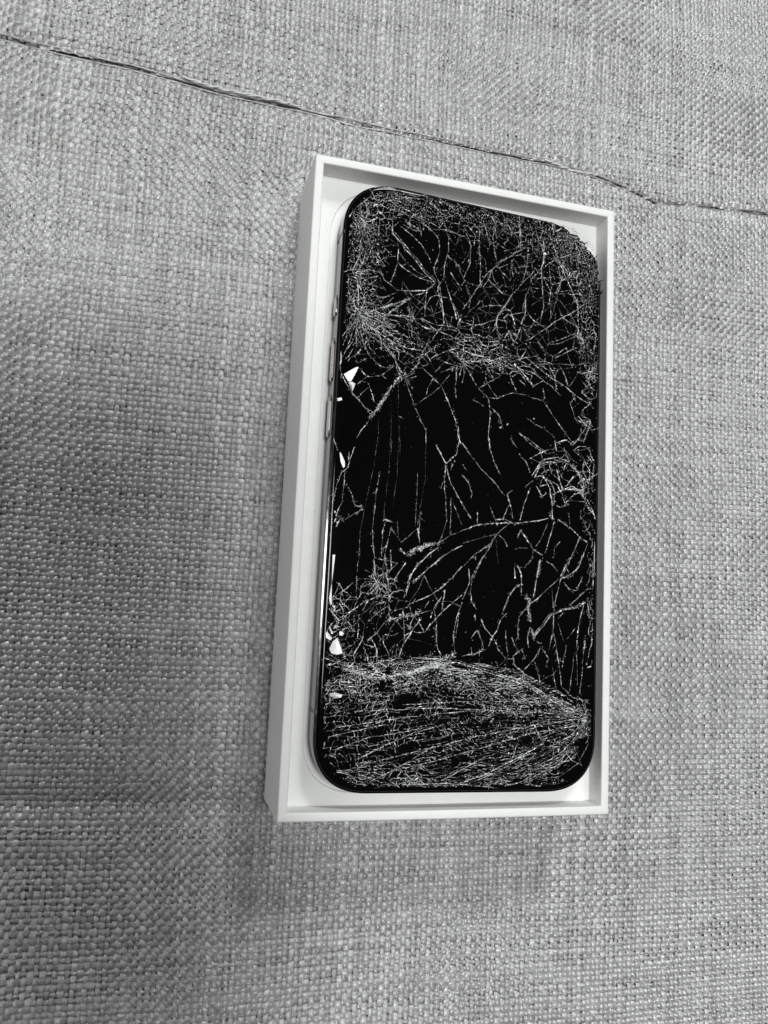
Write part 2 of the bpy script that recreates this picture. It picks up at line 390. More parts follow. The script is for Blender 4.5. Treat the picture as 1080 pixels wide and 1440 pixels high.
loft('frame', fo, [(.75, .02), (.3, .06), (.1, .25), (0, .6), (0, 6.5), (.03, 6.95), (.10, 7.17), (.14, 7.195), (.56, 7.214), (1.0, 7.20)], M_frame, True, True)
fr = bpy.data.objects['frame'].data
for p in fr.polygons:
    if p.center.z > (7.12 + DZ) * MM: p.use_smooth = False      # the thin machined lip round the glass is flat
loft('black_gasket', fo, [(.60, 7.20), (.58, 7.4), (.9, 7.5)], M_band, False, False)
screen = loft('screen', fo, [(.70, 7.3), (.62, 7.5), (.68, 7.68), (.95, 7.81), (1.5, T0)], M_glass, True, False)

# side buttons and antenna gaps on the near (left) side and the right side
def slab(name, side, v0, v1, z0, z1, proud, mat, r=.5):
    """raised lozenge on the long side of the frame"""
    n = 7; P = []
    hz = (z1 - z0) / 2; zc = (z0 + z1) / 2
    for k in range(n): 
        a = math.pi / 2 + math.pi * k / (n - 1); P.append((v0 + hz + hz * math.cos(a), zc + hz * math.sin(a)))
    for k in range(n):
        a = -math.pi / 2 + math.pi * k / (n - 1); P.append((v1 - hz + hz * math.cos(a), zc + hz * math.sin(a)))
    V = []; m_ = len(P); x = PHW / 2
    for dx, ins in ((-.4, 0), (proud - .15, 0), (proud, .15)):
        for v, z in P:
            vv = v + (ins if v < (v0 + v1) / 2 else -ins); zz = zc + (z - zc) * (1 - ins / hz)
            V.append((side * (x + dx) * MM, vv * MM, zz * MM))
    F = []
    for k in range(2):
        for i in range(m_):
            j = (i + 1) % m_; F.append((k * m_ + i, k * m_ + j, (k + 1) * m_ + j, (k + 1) * m_ + i))
    F.append(tuple(2 * m_ + i for i in range(m_)))
    if side > 0: F = [f[::-1] for f in F]
    return pymesh(name, V, F, mat, phone)
for v0, v1, nm in [[42.1, 47.5, "mute_switch"], [24.4, 35.6, "volume_button"], [9.5, 20.3, "volume_button"]]:
    slab(nm, -1, v0, v1, 2.6, 5.6, .38, M_button)
    slab('button_gap', -1, v0 - .7, v1 + .7, 1.9, 6.3, .03, M_band)
for side, v in ((-1, PHL / 2 - 15.0), (-1, -PHL / 2 + 19.5), (1, PHL / 2 - 19.5), (1, -PHL / 2 + 19.0)):
    x = PHW / 2
    V = []; 
    prof_b = [(-.28, .06), (-.08, .25), (.02, .6), (.02, 6.5 + DZ), (-.02, 6.9 + DZ), (-.10, 7.14 + DZ), (-.29, 7.22 + DZ), (-.54, 7.23 + DZ)]
    for dv in (-.45, .45):
        for dx, z in prof_b: V.append((side * (x + dx) * MM, (v + dv) * MM, z * MM))
    k = len(prof_b); F = [(i, i + 1, k + i + 1, k + i) for i in range(k - 1)]
    if side < 0: F = [f[::-1] for f in F]
    pymesh('antenna_band', V, F, M_band, phone)

# ------------------------------------------------------------ cracks in the screen
WID = {0: .025, 1: .055, 2: .085, 3: .13, 4: .3}
TON = {0: .34, 1: .62, 2: 1.0, 3: 1.4, 4: 1.0}
def ridge(pts, wd, tone, r, taper=True):
    """ragged sliver of crushed glass standing on the screen along a polyline (mm) -> V, F, tones"""
    p = np.array(pts, float)
    # smooth the hand-drawn line, then roughen it
    if len(p) > 2:
        seg = np.r_[0, np.cumsum(np.hypot(*np.diff(p, axis=0).T))]
        step = .32 if wd < .2 else .26
        n = max(3, int(seg[-1] / step)); s = np.linspace(0, seg[-1], n)
        q = np.stack([np.interp(s, seg, p[:, 0]), np.interp(s, seg, p[:, 1])], 1)
        for _ in range(1):
            q[1:-1] = .25 * q[:-2] + .5 * q[1:-1] + .25 * q[2:]
    else:
        L = np.hypot(*(p[1] - p[0])); n = max(3, int(L / .35)); q = p[0] + (p[1] - p[0]) * np.linspace(0, 1, n)[:, None]
    n = len(q)
    q = q + r.normal(0, .022 + wd * .13, (n, 2))
    if n > 8:                         # brittle kinks
        kk = np.arange(0, n + 5, 5); jj = r.normal(0, .06, (len(kk), 2)); jj[0] = 0
        q = q + np.stack([np.interp(np.arange(n), kk, jj[:, 0]), np.interp(np.arange(n), kk, jj[:, 1])], 1)
    t = np.gradient(q, axis=0); t /= np.linalg.norm(t, axis=1)[:, None] + 1e-9
    nr = np.stack([-t[:, 1], t[:, 0]], 1)
    slow = 1 + .5 * np.sin(np.linspace(0, n * .35, n) + r.uniform(0, 6))
    ww = wd * np.clip(slow * r.lognormal(-.2, .6, n), .2, 3.0); ww[0] *= .4 if taper else 1; ww[-1] *= .3 if taper else 1
    a = q + nr * (ww * .5 * r.uniform(.6, 1.4, n))[:, None]; b_ = q - nr * (ww * .5 * r.uniform(.6, 1.4, n))[:, None]
    mid = q + nr * (ww * r.uniform(-.3, .3, n))[:, None]
    hz = T0 + .02 + np.clip(ww, .03, .4) * r.uniform(.15, .6, n)
    V = np.zeros((n, 3, 3)); V[:, 0, :2] = a; V[:, 1, :2] = mid; V[:, 2, :2] = b_
    V[:, 0, 2] = T0 + .006; V[:, 2, 2] = T0 + .006; V[:, 1, 2] = hz
    V = V.reshape(-1, 3)
    F = []
    for i in range(n - 1):
        if taper and r.random() < .07: continue
        o_ = i * 3
        F += [(o_ + 1, o_ + 4, o_ + 3, o_), (o_ + 2, o_ + 5, o_ + 4, o_ + 1)]
    fade = 1 + .55 * np.sin(np.linspace(0, n * r.uniform(.05, .16), n) + r.uniform(0, 6))
    tn = np.clip(tone * fade * r.lognormal(.02, .75, n), .04, 1)
    return V, F, np.repeat(tn, 3)
def build_cracks(name, items, parent, kind=None):
    Vs = []; Fs = []; Ts = []; k = 0
    for V, F, T in items:
        if not F: continue
        Vs.append(V); Fs.append(np.array(F) + k); Ts.append(T); k += len(V)
    if not Vs: return
    o = npmesh(name, np.concatenate(Vs) * MM, np.concatenate(Fs), M_crack, parent, False, np.concatenate(Ts))
    if kind: o['kind'] = kind
    return o
TR = [[2,-309,775,-289,782,-257,784,-224,779,-191,773,-163,784],[2,-255,740,-206,728,-176,707],[1,-197,728,-157,750],[1,-199,771,-199,730],[2,-163,784,-141,761,-119,740,-98,736],[2,-247,741,-253,699,-251,659,-238,644],[2,-220,697,-195,689,-170,677],[1,-224,688,-199,678,-174,676],[2,-232,682,-194,660,-169,640,-147,611,-142,600],[3,-247,655,-213,620,-183,593,-157,564,-127,541],[2,-212,618,-187,600],[2,-236,645,-232,609,-233,576,-248,521],[2,-231,577,-206,561,-172,546,-131,540],[1,-232,609,-207,581,-177,561,-140,551],[2,-163,699,-137,683,-120,665,-116,629,-131,577,-114,539,-104,491,-95,428],[2,-92,683,-92,633,-100,598,-102,549],[2,-107,548,-118,530,-108,483,-98,452],[2,-93,620,-67,604,-50,586],[2,-83,577,-61,547,-47,529],[3,-94,542,-80,503,-66,469,-61,445],[2,-281,552,-268,526,-243,510,-227,501],[2,-227,503,-187,507,-150,513,-123,541],[3,-183,508,-150,513],[2,-285,471,-258,480,-227,497],[2,-280,444,-249,457,-213,473,-190,486],[2,-251,433,-225,461,-194,486,-154,508],[1,-255,428,-219,434,-191,434],[1,-150,505,-169,473,-200,452],[1,-136,474,-127,455],[2,-201,460,-187,438,-171,429],[2,-113,692,-88,692,-54,685],[2,-347,661,-322,646,-308,604,-311,587],[2,-371,681,-357,708,-327,738,-309,766],[2,-337,623,-338,575,-355,536,-351,525],[1,-303,743,-293,704,-276,682],[1,-353,701,-343,670,-331,664],[2,-257,785,-248,766,-215,764,-195,772],[2,-321,772,-303,743,-271,745,-240,759],[1,-268,672,-251,663],[2,-294,566,-267,587,-240,595],[2,-378,528,-348,541,-316,542],[2,-91,767,-78,752,-61,768,-74,778],[2,-134,788,-108,772,-91,763],[1,-119,736,-105,705,-88,688],[2,-4,728,-4,673,2,616,4,562],[2,-44,696,-27,661,-29,606,-45,566],[2,-45,476,-21,512,6,562,27,595,64,630,102,662,137,685],[1,-40,551,-24,520],[2,23,577,49,557,76,536],[2,143,691,143,639,131,595,129,582],[2,165,622,131,582,98,539,77,507,57,471,51,441],[1,1,487,34,500,75,505],[1,107,655,142,673],[1,112,622,143,633],[2,94,631,113,605],[2,153,594,183,625,209,651,245,674,285,694,299,692],[3,189,716,195,682,191,643],[2,185,638,188,596,192,558,195,521,187,473],[1,209,646,215,600,223,563,217,520,218,486],[1,250,619,238,566,226,517,222,500],[2,139,475,142,504,139,542,153,573,180,571],[1,159,520,185,545,229,568,279,583],[2,212,720,261,729,298,731,312,720],[3,221,704,250,640,274,597,297,554,303,529],[2,303,529,267,506,218,474],[2,289,725,303,701,300,661,305,636],[1,153,597,210,608,250,617],[1,95,481,134,497],[2,29,760,47,733,36,701,46,640],[2,68,758,87,732,96,716],[2,112,779,118,729,119,678],[2,-38,718,-16,696,-19,662],[2,13,727,23,687,50,666],[1,170,777,189,742,180,719],[2,215,772,220,743,212,720],[1,-10,647,17,627,22,594],[1,-51,607,-35,630,-27,661],[2,254,667,251,615,229,564],[2,332,628,360,624,365,599],[2,183,621,216,571,212,528],[2,295,674,322,670,345,691],[1,336,668,355,649],[2,236,664,264,638,287,595],[2,-284,446,-256,450,-225,467,-202,483],[2,-263,422,-240,445,-205,474],[2,-263,430,-231,432,-203,429,-183,422],[2,-201,459,-192,440,-203,427],[2,-188,449,-181,422],[2,-158,413,-117,409,-84,400,-50,388],[2,-108,497,-97,463,-97,426,-116,399,-136,368,-147,353,-165,313,-168,292],[2,-80,502,-62,472,-53,453],[2,-115,367,-138,344,-162,317],[3,-338,438,-304,392,-268,377,-236,358,-195,348,-159,345],[2,-333,423,-297,405,-261,390,-228,371,-188,365,-151,358],[2,-318,417,-284,387,-252,364,-219,341,-178,327],[3,-284,379,-251,340,-229,316,-216,290,-206,276],[2,-259,347,-230,324,-212,287],[2,-328,388,-314,347,-300,318,-272,291,-252,285,-232,296],[2,-336,403,-333,345,-335,306,-330,291],[3,-372,312,-371,262,-358,237,-333,205,-304,178,-284,157],[2,-330,287,-304,306],[3,-321,276,-305,259,-293,257],[2,-293,257,-259,267,-232,292,-229,304],[3,-296,241,-287,219,-276,191],[4,-207,272,-233,237,-251,204,-269,171,-284,150],[2,-244,220,-266,183,-276,162],[2,-284,150,-301,121,-312,105],[1,-312,105,-319,89],[2,-215,267,-184,282,-157,314],[2,-197,265,-181,228,-168,194,-146,154,-133,132,-131,97],[0,-215,255,-211,181,-202,90,-201,59],[0,-232,202,-224,57],[0,-264,152,-261,99,-267,52],[2,-149,299,-123,278,-94,258],[1,-94,258,-129,226,-168,194],[1,-119,275,-134,245,-135,226],[3,-94,254,-72,213,-53,172,-39,115,-30,104],[1,-94,262,-71,293],[2,-53,311,-57,255,-52,228],[2,-118,335,-82,356,-49,368],[2,-118,335,-84,323,-39,317],[1,-51,316,-100,293],[1,-55,319,-81,340],[2,-325,195,-296,229],[2,-325,233,-301,256],[2,-103,96,-86,71],[2,-210,162,-194,156],[2,-379,86,-366,54],[2,-341,422,-354,381,-372,355],[1,-337,411,-357,365,-367,332],[1,-325,409,-307,364,-297,334],[2,-340,328,-354,303,-361,294],[2,-288,446,-279,427,-263,422],[1,-251,344,-274,337,-289,327],[3,-41,365,-15,357,18,353,44,344,78,361],[2,78,361,100,340,139,332,174,325,219,301,241,284,255,273],[2,-39,333,-2,338,40,344,79,337],[2,-24,360,10,344,36,347,70,344,100,331,122,330],[2,-39,333,-13,296,9,265],[2,13,266,46,288,75,308,81,329],[2,-14,434,-18,425,-6,399,7,376],[2,-14,432,19,447,55,463,91,462],[2,94,529,77,501,57,469,54,440,25,407],[2,55,461,65,409],[1,1,486,34,501,75,505],[2,139,536,140,494,128,459],[2,129,451,107,398,102,393],[1,131,451,128,413],[1,133,456,154,425],[1,95,483,134,495],[1,133,451,166,435],[2,298,526,253,498,214,467,158,422,141,415],[2,211,415,259,440,300,461],[2,234,378,269,400,305,419],[2,297,560,303,527,304,476,304,442],[2,253,498,281,486,299,480],[2,314,435,350,457],[2,305,409,324,390],[3,173,351,218,324,263,303,308,275,345,259],[1,142,370,173,353,239,362,297,366,342,380],[2,217,355,236,324,241,288],[1,30,322,31,290,47,264,65,246],[2,32,323,52,297],[2,98,319,108,292,124,265],[2,40,241,65,242,90,255,111,263,141,263,176,255,202,252],[2,9,265,40,239,44,227,46,175,43,135,54,85],[2,-6,231,28,217],[2,49,216,71,198,85,160],[2,201,287,207,255],[2,202,252,234,213,262,179,287,151],[2,178,184,209,173,240,152],[1,152,199,178,186],[2,132,153,171,125,220,103],[1,107,138,129,112],[2,345,259,318,235],[2,299,274,284,256,301,212,337,200],[3,310,221,337,196],[2,337,196,311,156,287,141],[2,342,192,355,185,378,196],[2,342,192,329,149],[2,276,304,267,328,253,356],[2,236,324,248,355],[1,-30,108,-13,86],[2,127,302,149,289],[2,153,305,171,287],[2,105,456,114,440,127,446],[2,-42,398,-9,402],[1,26,366,34,380],[2,120,379,130,356,146,387],[2,316,343,352,356,365,383],[2,338,342,361,361],[2,349,504,359,459,355,416],[2,-379,85,-364,56],[3,-323,68,-337,14],[2,-352,1,-363,-33,-371,-78,-370,-137,-374,-167],[2,-336,55,-337,14,-352,1],[2,-344,6,-345,-46,-347,-76],[1,-339,-27,-322,-56,-317,-77],[2,-337,-120,-312,-103,-290,-90],[1,-311,-110,-290,-81],[3,-363,-129,-354,-92,-347,-76],[3,-358,-140,-349,-113,-341,-124],[2,-321,-70,-309,-84,-294,-81],[0,-262,101,-269,21,-285,-71],[1,-296,-146,-295,-194,-298,-249],[0,-285,-71,-296,-146],[0,-228,132,-228,17,-235,-82],[0,-206,134,-206,8,-211,-50,-211,-80],[2,-253,7,-258,-35,-261,-84,-264,-136,-259,-192,-254,-213],[0,-133,134,-129,3,-136,-47,-145,-120],[1,-151,17,-150,-44,-151,-124],[2,-137,-85,-142,-150],[3,-103,95,-73,49],[3,-73,49,-45,77,-39,113,-44,152],[2,-73,47,-77,4,-71,-38,-66,-95],[2,-60,33,-49,61],[2,-72,40,-58,-2,-32,-42,-24,-57],[2,-79,0,-86,-20],[1,-55,-40,-54,-98,-55,-136],[1,-48,-55,-23,-110],[1,-64,-98,-80,-153,-84,-161],[1,-215,-133,-194,-157,-186,-168,-144,-129],[1,-200,-113,-194,-154],[3,-143,-127,-137,-161],[4,-168,-200,-146,-180,-119,-171,-84,-161],[4,-161,-192,-138,-183,-111,-168],[2,-84,-161,-52,-139,-21,-126],[2,-19,-164,-70,-194,-108,-226,-146,-270],[2,-171,-219,-189,-246,-200,-265],[3,-83,-172,-106,-189,-136,-221,-158,-252,-165,-271],[2,-231,-119,-237,-142,-236,-208],[2,-215,-129,-224,-171,-228,-215,-220,-244],[2,-214,-188,-209,-236],[2,-257,-210,-233,-216],[3,-256,-214,-252,-257],[0,-236,-82,-235,-119],[1,-299,-257,-298,-278],[2,-192,-187,-173,-197,-189,-183],[3,-239,-116,-227,-111,-215,-118],[2,-30,110,-4,77,26,45,60,17,93,-18],[2,43,154,49,103,67,61],[3,67,61,81,35],[2,107,137,124,116],[2,133,99,156,77,169,47],[2,132,155,180,128,215,108],[1,220,106,267,119],[3,196,112,205,90],[2,-28,52,-13,35],[2,-27,24,-10,7,4,-27],[2,-24,-53,2,-91],[3,174,39,203,86,246,99,286,90],[3,178,36,208,43,227,12,236,-27,238,-75],[3,247,66,256,39,266,8,244,-2],[4,286,86,313,60,332,30,328,1],[3,328,1,346,-34,365,-52],[3,266,8,296,22,328,5],[2,279,21,300,51],[2,266,0,273,-28,306,3],[2,339,112,362,90,358,57],[3,323,21,354,52,376,66],[2,158,10,179,28],[3,188,13,206,-14,218,-5],[2,249,-34,263,-41,280,-31],[2,171,7,155,-38,142,-86],[2,118,-5,103,-17],[3,103,-17,117,-53,122,-84],[2,119,-92,102,-105,78,-126],[3,-21,-124,19,-107,69,-98,119,-94],[3,119,-94,152,-91,190,-82,229,-73],[2,20,-72,21,-103],[2,55,-54,70,-84,79,-106],[2,109,-46,93,-86],[1,78,-126,29,-141,-19,-158],[2,78,-126,54,-159,18,-184,-13,-217],[2,78,-126,43,-190,28,-218,15,-247],[2,78,-126,99,-140,108,-159],[0,74,-134,85,-210],[3,145,-113,137,-133],[3,144,-109,169,-139,184,-161,214,-175],[2,184,-161,181,-185,160,-213],[1,133,-161,167,-158],[1,225,-87,205,-132,190,-153],[2,246,-78,230,-130,219,-167],[3,255,-73,295,-94,326,-120,348,-130],[2,348,-130,327,-183],[2,322,-120,293,-185,276,-222,268,-238],[1,265,-132,248,-149,245,-181],[2,223,-190,241,-197,256,-211],[4,206,-187,199,-230],[2,276,-230,302,-216,319,-199],[3,354,-197,376,-172],[2,285,-51,292,-86],[2,324,-40,323,-68],[1,335,-103,361,-77],[3,139,-207,152,-229],[2,131,-207,134,-242],[2,1,-223,5,-253],[3,240,143,246,115],[3,245,139,276,150,294,136],[3,294,136,311,154,329,152],[2,267,125,286,90],[2,233,93,268,85,286,90],[2,182,56,216,75,242,82],[3,72,-88,102,-85,119,-92],[2,236,-7,262,7],[3,183,36,199,74,225,84,251,83],[3,208,39,230,29,244,2,241,-35],[3,269,64,277,85,309,68,327,45],[3,330,95,349,72,349,39],[3,270,12,301,15,332,14],[2,200,46,217,59,243,62],[2,225,76,234,49,252,39],[3,341,-10,360,-41,369,-64],[2,237,-51,229,-67,246,-74],[2,289,-31,271,-24,279,-7],[2,-340,-329,-326,-353],[1,-299,-258,-296,-312],[1,-299,-267,-257,-265],[3,-256,-219,-250,-262],[2,-226,-209,-215,-275,-211,-322,-209,-359],[2,-211,-201,-209,-241],[2,-172,-217,-189,-248,-200,-270],[3,-140,-218,-158,-253,-168,-294,-171,-309],[2,-110,-194,-136,-218],[2,-66,-195,-108,-228,-150,-267],[3,-17,-218,-55,-262,-94,-294,-128,-311,-162,-327],[3,-14,-293,-49,-321,-72,-345,-98,-372,-109,-391],[2,-62,-281,-68,-334],[2,-70,-300,-92,-331,-99,-357],[2,-104,-313,-115,-332],[3,-279,-348,-266,-321,-240,-306,-213,-304],[3,-325,-364,-291,-337,-266,-318],[2,-260,-350,-246,-331,-220,-319],[2,-263,-372,-238,-349,-212,-330],[2,-213,-311,-202,-296,-168,-287],[4,-218,-370,-184,-358,-146,-352,-127,-340],[2,-218,-370,-239,-400,-264,-422],[3,-122,-355,-137,-377,-162,-415,-176,-448,-179,-463],[2,-173,-339,-167,-390,-166,-419],[2,-81,-364,-81,-408,-75,-434,-63,-451],[2,-13,-312,-27,-354,-35,-403,-30,-432,-26,-447],[2,-218,-403,-197,-405,-182,-398],[2,-223,-406,-218,-428,-202,-456],[2,-287,-351,-287,-416],[1,-301,-359,-298,-409],[3,-340,-415,-333,-439,-319,-460],[2,-332,-397,-303,-385,-289,-377],[3,-272,-405,-286,-438,-296,-456],[3,-257,-408,-237,-439,-235,-472],[4,-139,-490,-97,-474,-63,-459,-28,-447],[3,-154,-498,-116,-486,-78,-470,-39,-454],[2,-149,-451,-138,-472],[2,-106,-453,-97,-471],[2,-330,-368,-311,-378,-299,-402],[3,-365,-345,-349,-362,-337,-375],[2,-355,-380,-365,-398,-364,-426],[2,-249,-273,-263,-296],[2,-246,-273,-233,-291,-217,-304],[2,-247,-273,-258,-252,-251,-240],[3,-271,-437,-253,-479,-238,-486],[3,-296,-456,-291,-473,-312,-492],[2,-325,-464,-307,-456,-297,-438],[3,-171,-470,-154,-498,-130,-512],[2,-193,-477,-177,-491,-154,-494],[2,-280,-409,-267,-430,-244,-436],[2,2,-225,5,-258,-6,-289,-13,-305],[2,43,-184,24,-219,12,-243,8,-285,15,-311,28,-329],[2,24,-340,25,-359],[3,41,-351,54,-377,75,-398,93,-424],[2,15,-404,32,-381,52,-425,20,-449],[3,96,-352,87,-379,75,-398,64,-425],[2,96,-352,110,-336],[3,153,-254,133,-266,117,-290,102,-329],[3,139,-204,152,-227,154,-284],[2,131,-213,136,-243],[3,206,-185,199,-224,188,-290],[4,167,-284,178,-302,174,-318,181,-352],[2,182,-367,174,-390,179,-421],[4,186,-371,195,-397],[2,268,-228,242,-252,201,-290,176,-310,148,-342,147,-399],[2,292,-175,268,-228],[2,268,-232,256,-279,249,-326,250,-364,238,-426],[1,243,-264,248,-314],[3,331,-164,319,-201,298,-226,272,-231],[2,277,-243,294,-261,316,-264,333,-224],[2,369,-253,347,-258,321,-283,295,-304],[3,343,-294,313,-311,278,-317,240,-334,220,-362,195,-390],[2,262,-341,279,-324],[3,339,-298,327,-342,323,-377,320,-415],[2,347,-282,357,-332,370,-336],[1,262,-352,281,-401],[1,314,-365,289,-397],[2,250,-380,260,-421,279,-524],[1,301,-534,312,-439,324,-415],[3,345,-387,342,-422],[1,320,-431,324,-515],[2,213,-416,239,-449,231,-468],[2,200,-405,221,-411],[2,213,-419,197,-450,169,-478],[2,197,-458,216,-510],[1,248,-468,262,-528],[2,354,-171,367,-194,366,-249],[3,134,-445,139,-467,169,-489,169,-504],[2,134,-445,167,-421],[2,129,-396,142,-422,155,-437],[1,111,-378,118,-438],[2,159,-429,172,-451],[2,352,-282,361,-313],[1,366,-348,363,-414],[1,289,-409,278,-470],[1,341,-391,338,-476,331,-538],[2,284,-524,310,-549,353,-556],[2,173,-489,182,-518,208,-540],[2,88,-424,114,-453,135,-452],[2,-8,-450,16,-445,52,-433],[3,16,-427,20,-449],[3,-371,-466,-288,-493,-205,-508,-103,-484,-26,-464,73,-490,154,-513,237,-552,332,-587],[4,-177,-504,-121,-492,-46,-468],[4,-325,-491,-251,-509,-186,-513],[3,93,-496,164,-504,227,-539,300,-565],[2,359,-600,191,-623,30,-653,-132,-693,-280,-725],[2,350,-617,191,-643,66,-677,-55,-709,-156,-732],[3,229,-668,148,-709,68,-745,-1,-768],[2,193,-692,104,-737,34,-765],[2,286,-717,195,-757,141,-773],[2,9,-589,-162,-607,-325,-633],[2,340,-592,144,-587,-78,-582,-287,-594],[2,-90,-685,-172,-732,-237,-763],[2,341,-642,267,-700,212,-725],[2,331,-625,303,-651,247,-676],[2,134,-562,-9,-565,-163,-576],[1,322,-675,276,-709,194,-733],[2,67,-701,-11,-741,-53,-764],[2,-135,-639,-243,-655,-330,-686],[2,-203,-624,-276,-640,-348,-656],[3,-363,-545,-306,-540,-265,-550],[2,-50,-622,-135,-646,-208,-678,-272,-709],[1,360,-667,333,-717,268,-758],[2,-154,-771,-52,-768,34,-773,105,-781]]        # [width class, u, v, u, v ...] in tenths of a millimetre on the glass
r = np.random.default_rng(5)
main = []
for tr in TR:
    c = tr[0]; p = [(tr[i] / 10, tr[i + 1] / 10) for i in range(1, len(tr), 2)]
    L = sum(math.hypot(b_[0] - a[0], b_[1] - a[1]) for a, b_ in zip(p[:-1], p[1:]))
    main.append((L * (1 + c), c, p))
main.sort(key=lambda a: -a[0])
rest = []
for k, (L, c, p) in enumerate(main):
    if c == 4:                       # crushed band: a litter of tiny slivers
        items = [ridge(p, .08, .9, r)]
        for a, b_ in zip(p[:-1], p[1:]):
            L1 = math.hypot(b_[0] - a[0], b_[1] - a[1]); th = math.atan2(b_[1] - a[1], b_[0] - a[0])
            for _ in range(int(L1 * 9) + 2):
                t = r.random(); x, y = a[0] + (b_[0] - a[0]) * t + r.normal(0, .22), a[1] + (b_[1] - a[1]) * t + r.normal(0, .22)
                an = th + r.normal(0, .9); ln = r.uniform(.2, .9)
                items.append(ridge([(x, y), (x + ln * math.cos(an), y + ln * math.sin(an))], .09, 1.0, r))
    else:
        items = [ridge(p, WID[c], TON[c], r)]
        if c == 3 and r.random() < .3:
            o_ = r.normal(0, .3, 2); items.append(ridge([(x + o_[0], y + o_[1]) for x, y in p], .09, .6, r))
    if c in (2, 3):                   # little side splinters
        for a, b_ in zip(p[:-1], p[1:]):
            L1 = math.hypot(b_[0] - a[0], b_[1] - a[1]); th = math.atan2(b_[1] - a[1], b_[0] - a[0])
            for _ in range(int(r.poisson(L1 * .16))):
                t = r.random(); x, y = a[0] + (b_[0] - a[0]) * t, a[1] + (b_[1] - a[1]) * t
                an = th + r.choice([-1, 1]) * r.uniform(.3, 1.1); ln = r.uniform(.4, 1.7)
                items.append(ridge([(x, y), (x + ln * math.cos(an), y + ln * math.sin(an))], .06, .6, r))
    if k < 280: build_cracks('crack', items, screen)
    else: rest += items

# fine shatter: cell walls between random seeds, dense where the glass was struck
BL_ = [[-34.4, 66.7, 8.2, 10.8, 150, 1, 0, 0.075, 0.55, 0.9], [-24.0, 74.6, 12.9, 5.4, 90, 1.5, -0.15, 0.075, 0.55, 0.9], [-3.6, 75.4, 17.2, 7.5, 110, 1.3, -0.2, 0.075, 0.45, 0.9], [18.0, 72.0, 15.0, 11.8, 130, 1, 0, 0.075, 0.42, 0.9], [30.4, 67.8, 7.3, 11.8, 120, 1, 0, 0.075, 0.45, 0.9], [-34.6, 52.9, 6.5, 11.8, 120, 1, 0, 0.075, 0.5, 0.9], [-34.3, 41.3, 6.9, 9.0, 150, 1, 0, 0.065, 0.62, 0.9], [-21.1, 37.4, 10.8, 6.5, 110, 1.5, -0.5, 0.075, 0.55, 0.9], [4.2, 35.3, 16.1, 4.3, 120, 2, -0.15, 0.075, 0.55, 0.9], [33.0, 50.2, 4.3, 19.4, 90, 0.6, 0, 0.075, 0.45, 0.9], [35.6, 34.0, 3.0, 7.5, 60, 1, 0, 0.075, 0.55, 0.9], [27.4, 7.7, 8.6, 7.3, 26, 1, 0, 0.075, 0.55, 0.9], [35.1, 1.4, 4.3, 12.9, 40, 1, 0, 0.075, 0.55, 0.9], [-23.5, -28.4, 4.3, 6.0, 45, 1, 0, 0.075, 0.55, 0.9], [-21.2, -38.1, 16.1, 10.3, 40, 1, 0, 0.075, 0.55, 0.9], [-33.2, -36.9, 4.7, 6.5, 50, 1, 0, 0.075, 0.55, 0.9], [-28.8, -50.7, 12.9, 7.3, 120, 1.4, 0, 0.075, 0.55, 0.9], [5.9, 48.3, 23.6, 10.8, 60, 1, 0, 0.075, 0.4, 0.9], [36.7, -20.1, 2.1, 25.8, 60, 0.6, 0, 0.075, 0.4, 0.9], [4.1, 39.9, 27.9, 8.6, 60, 1.5, -0.2, 0.075, 0.4, 0.9], [-24.0, 75.2, 15.0, 3.9, 260, 1.6, -0.15, 0.04, 0.42, 0.8], [2.8, 75.6, 19.4, 4.7, 260, 1.6, -0.2, 0.04, 0.4, 0.8], [26.9, 71.5, 10.8, 8.6, 300, 1, 0, 0.04, 0.42, 0.8], [-35.2, 63.6, 7.3, 10.8, 240, 1, 0, 0.04, 0.45, 0.8], [34.0, 56.7, 3.0, 17.2, 160, 0.6, 0, 0.045, 0.45, 0.8], [5.4, 60.5, 23.6, 8.6, 90, 0.6, 0.2, 0.045, 0.42, 0.6], [-25.0, -53.2, 15.0, 5.6, 120, 1.4, 0.05, 0.06, 0.7, 0.9], [35.6, -59.8, 3.9, 6.0, 80, 1, 0, 0.075, 0.55, 0.9], [-2.5, -50.0, 23.6, 3.9, 160, 1.4, -0.05, 0.06, 0.7, 0.9], [-23.8, -74.7, 17.2, 3.9, 60, 1.8, 0, 0.075, 0.42, 0.9], [2.5, -76.7, 25.8, 1.9, 110, 2, 0, 0.075, 0.55, 0.9], [24.1, -69.4, 8.6, 8.6, 50, 1, 0, 0.075, 0.4, 0.9]]       # u, v, ru, rv, weight, aspect
def inside(u, v): 
    return abs(u) < PHW / 2 - 1.5 and abs(v) < PHL / 2 - 1.5 and ((max(abs(u) - (PHW / 2 - 14), 0)) ** 2 + (max(abs(v) - (PHL / 2 - 14), 0)) ** 2) < 12.4 ** 2
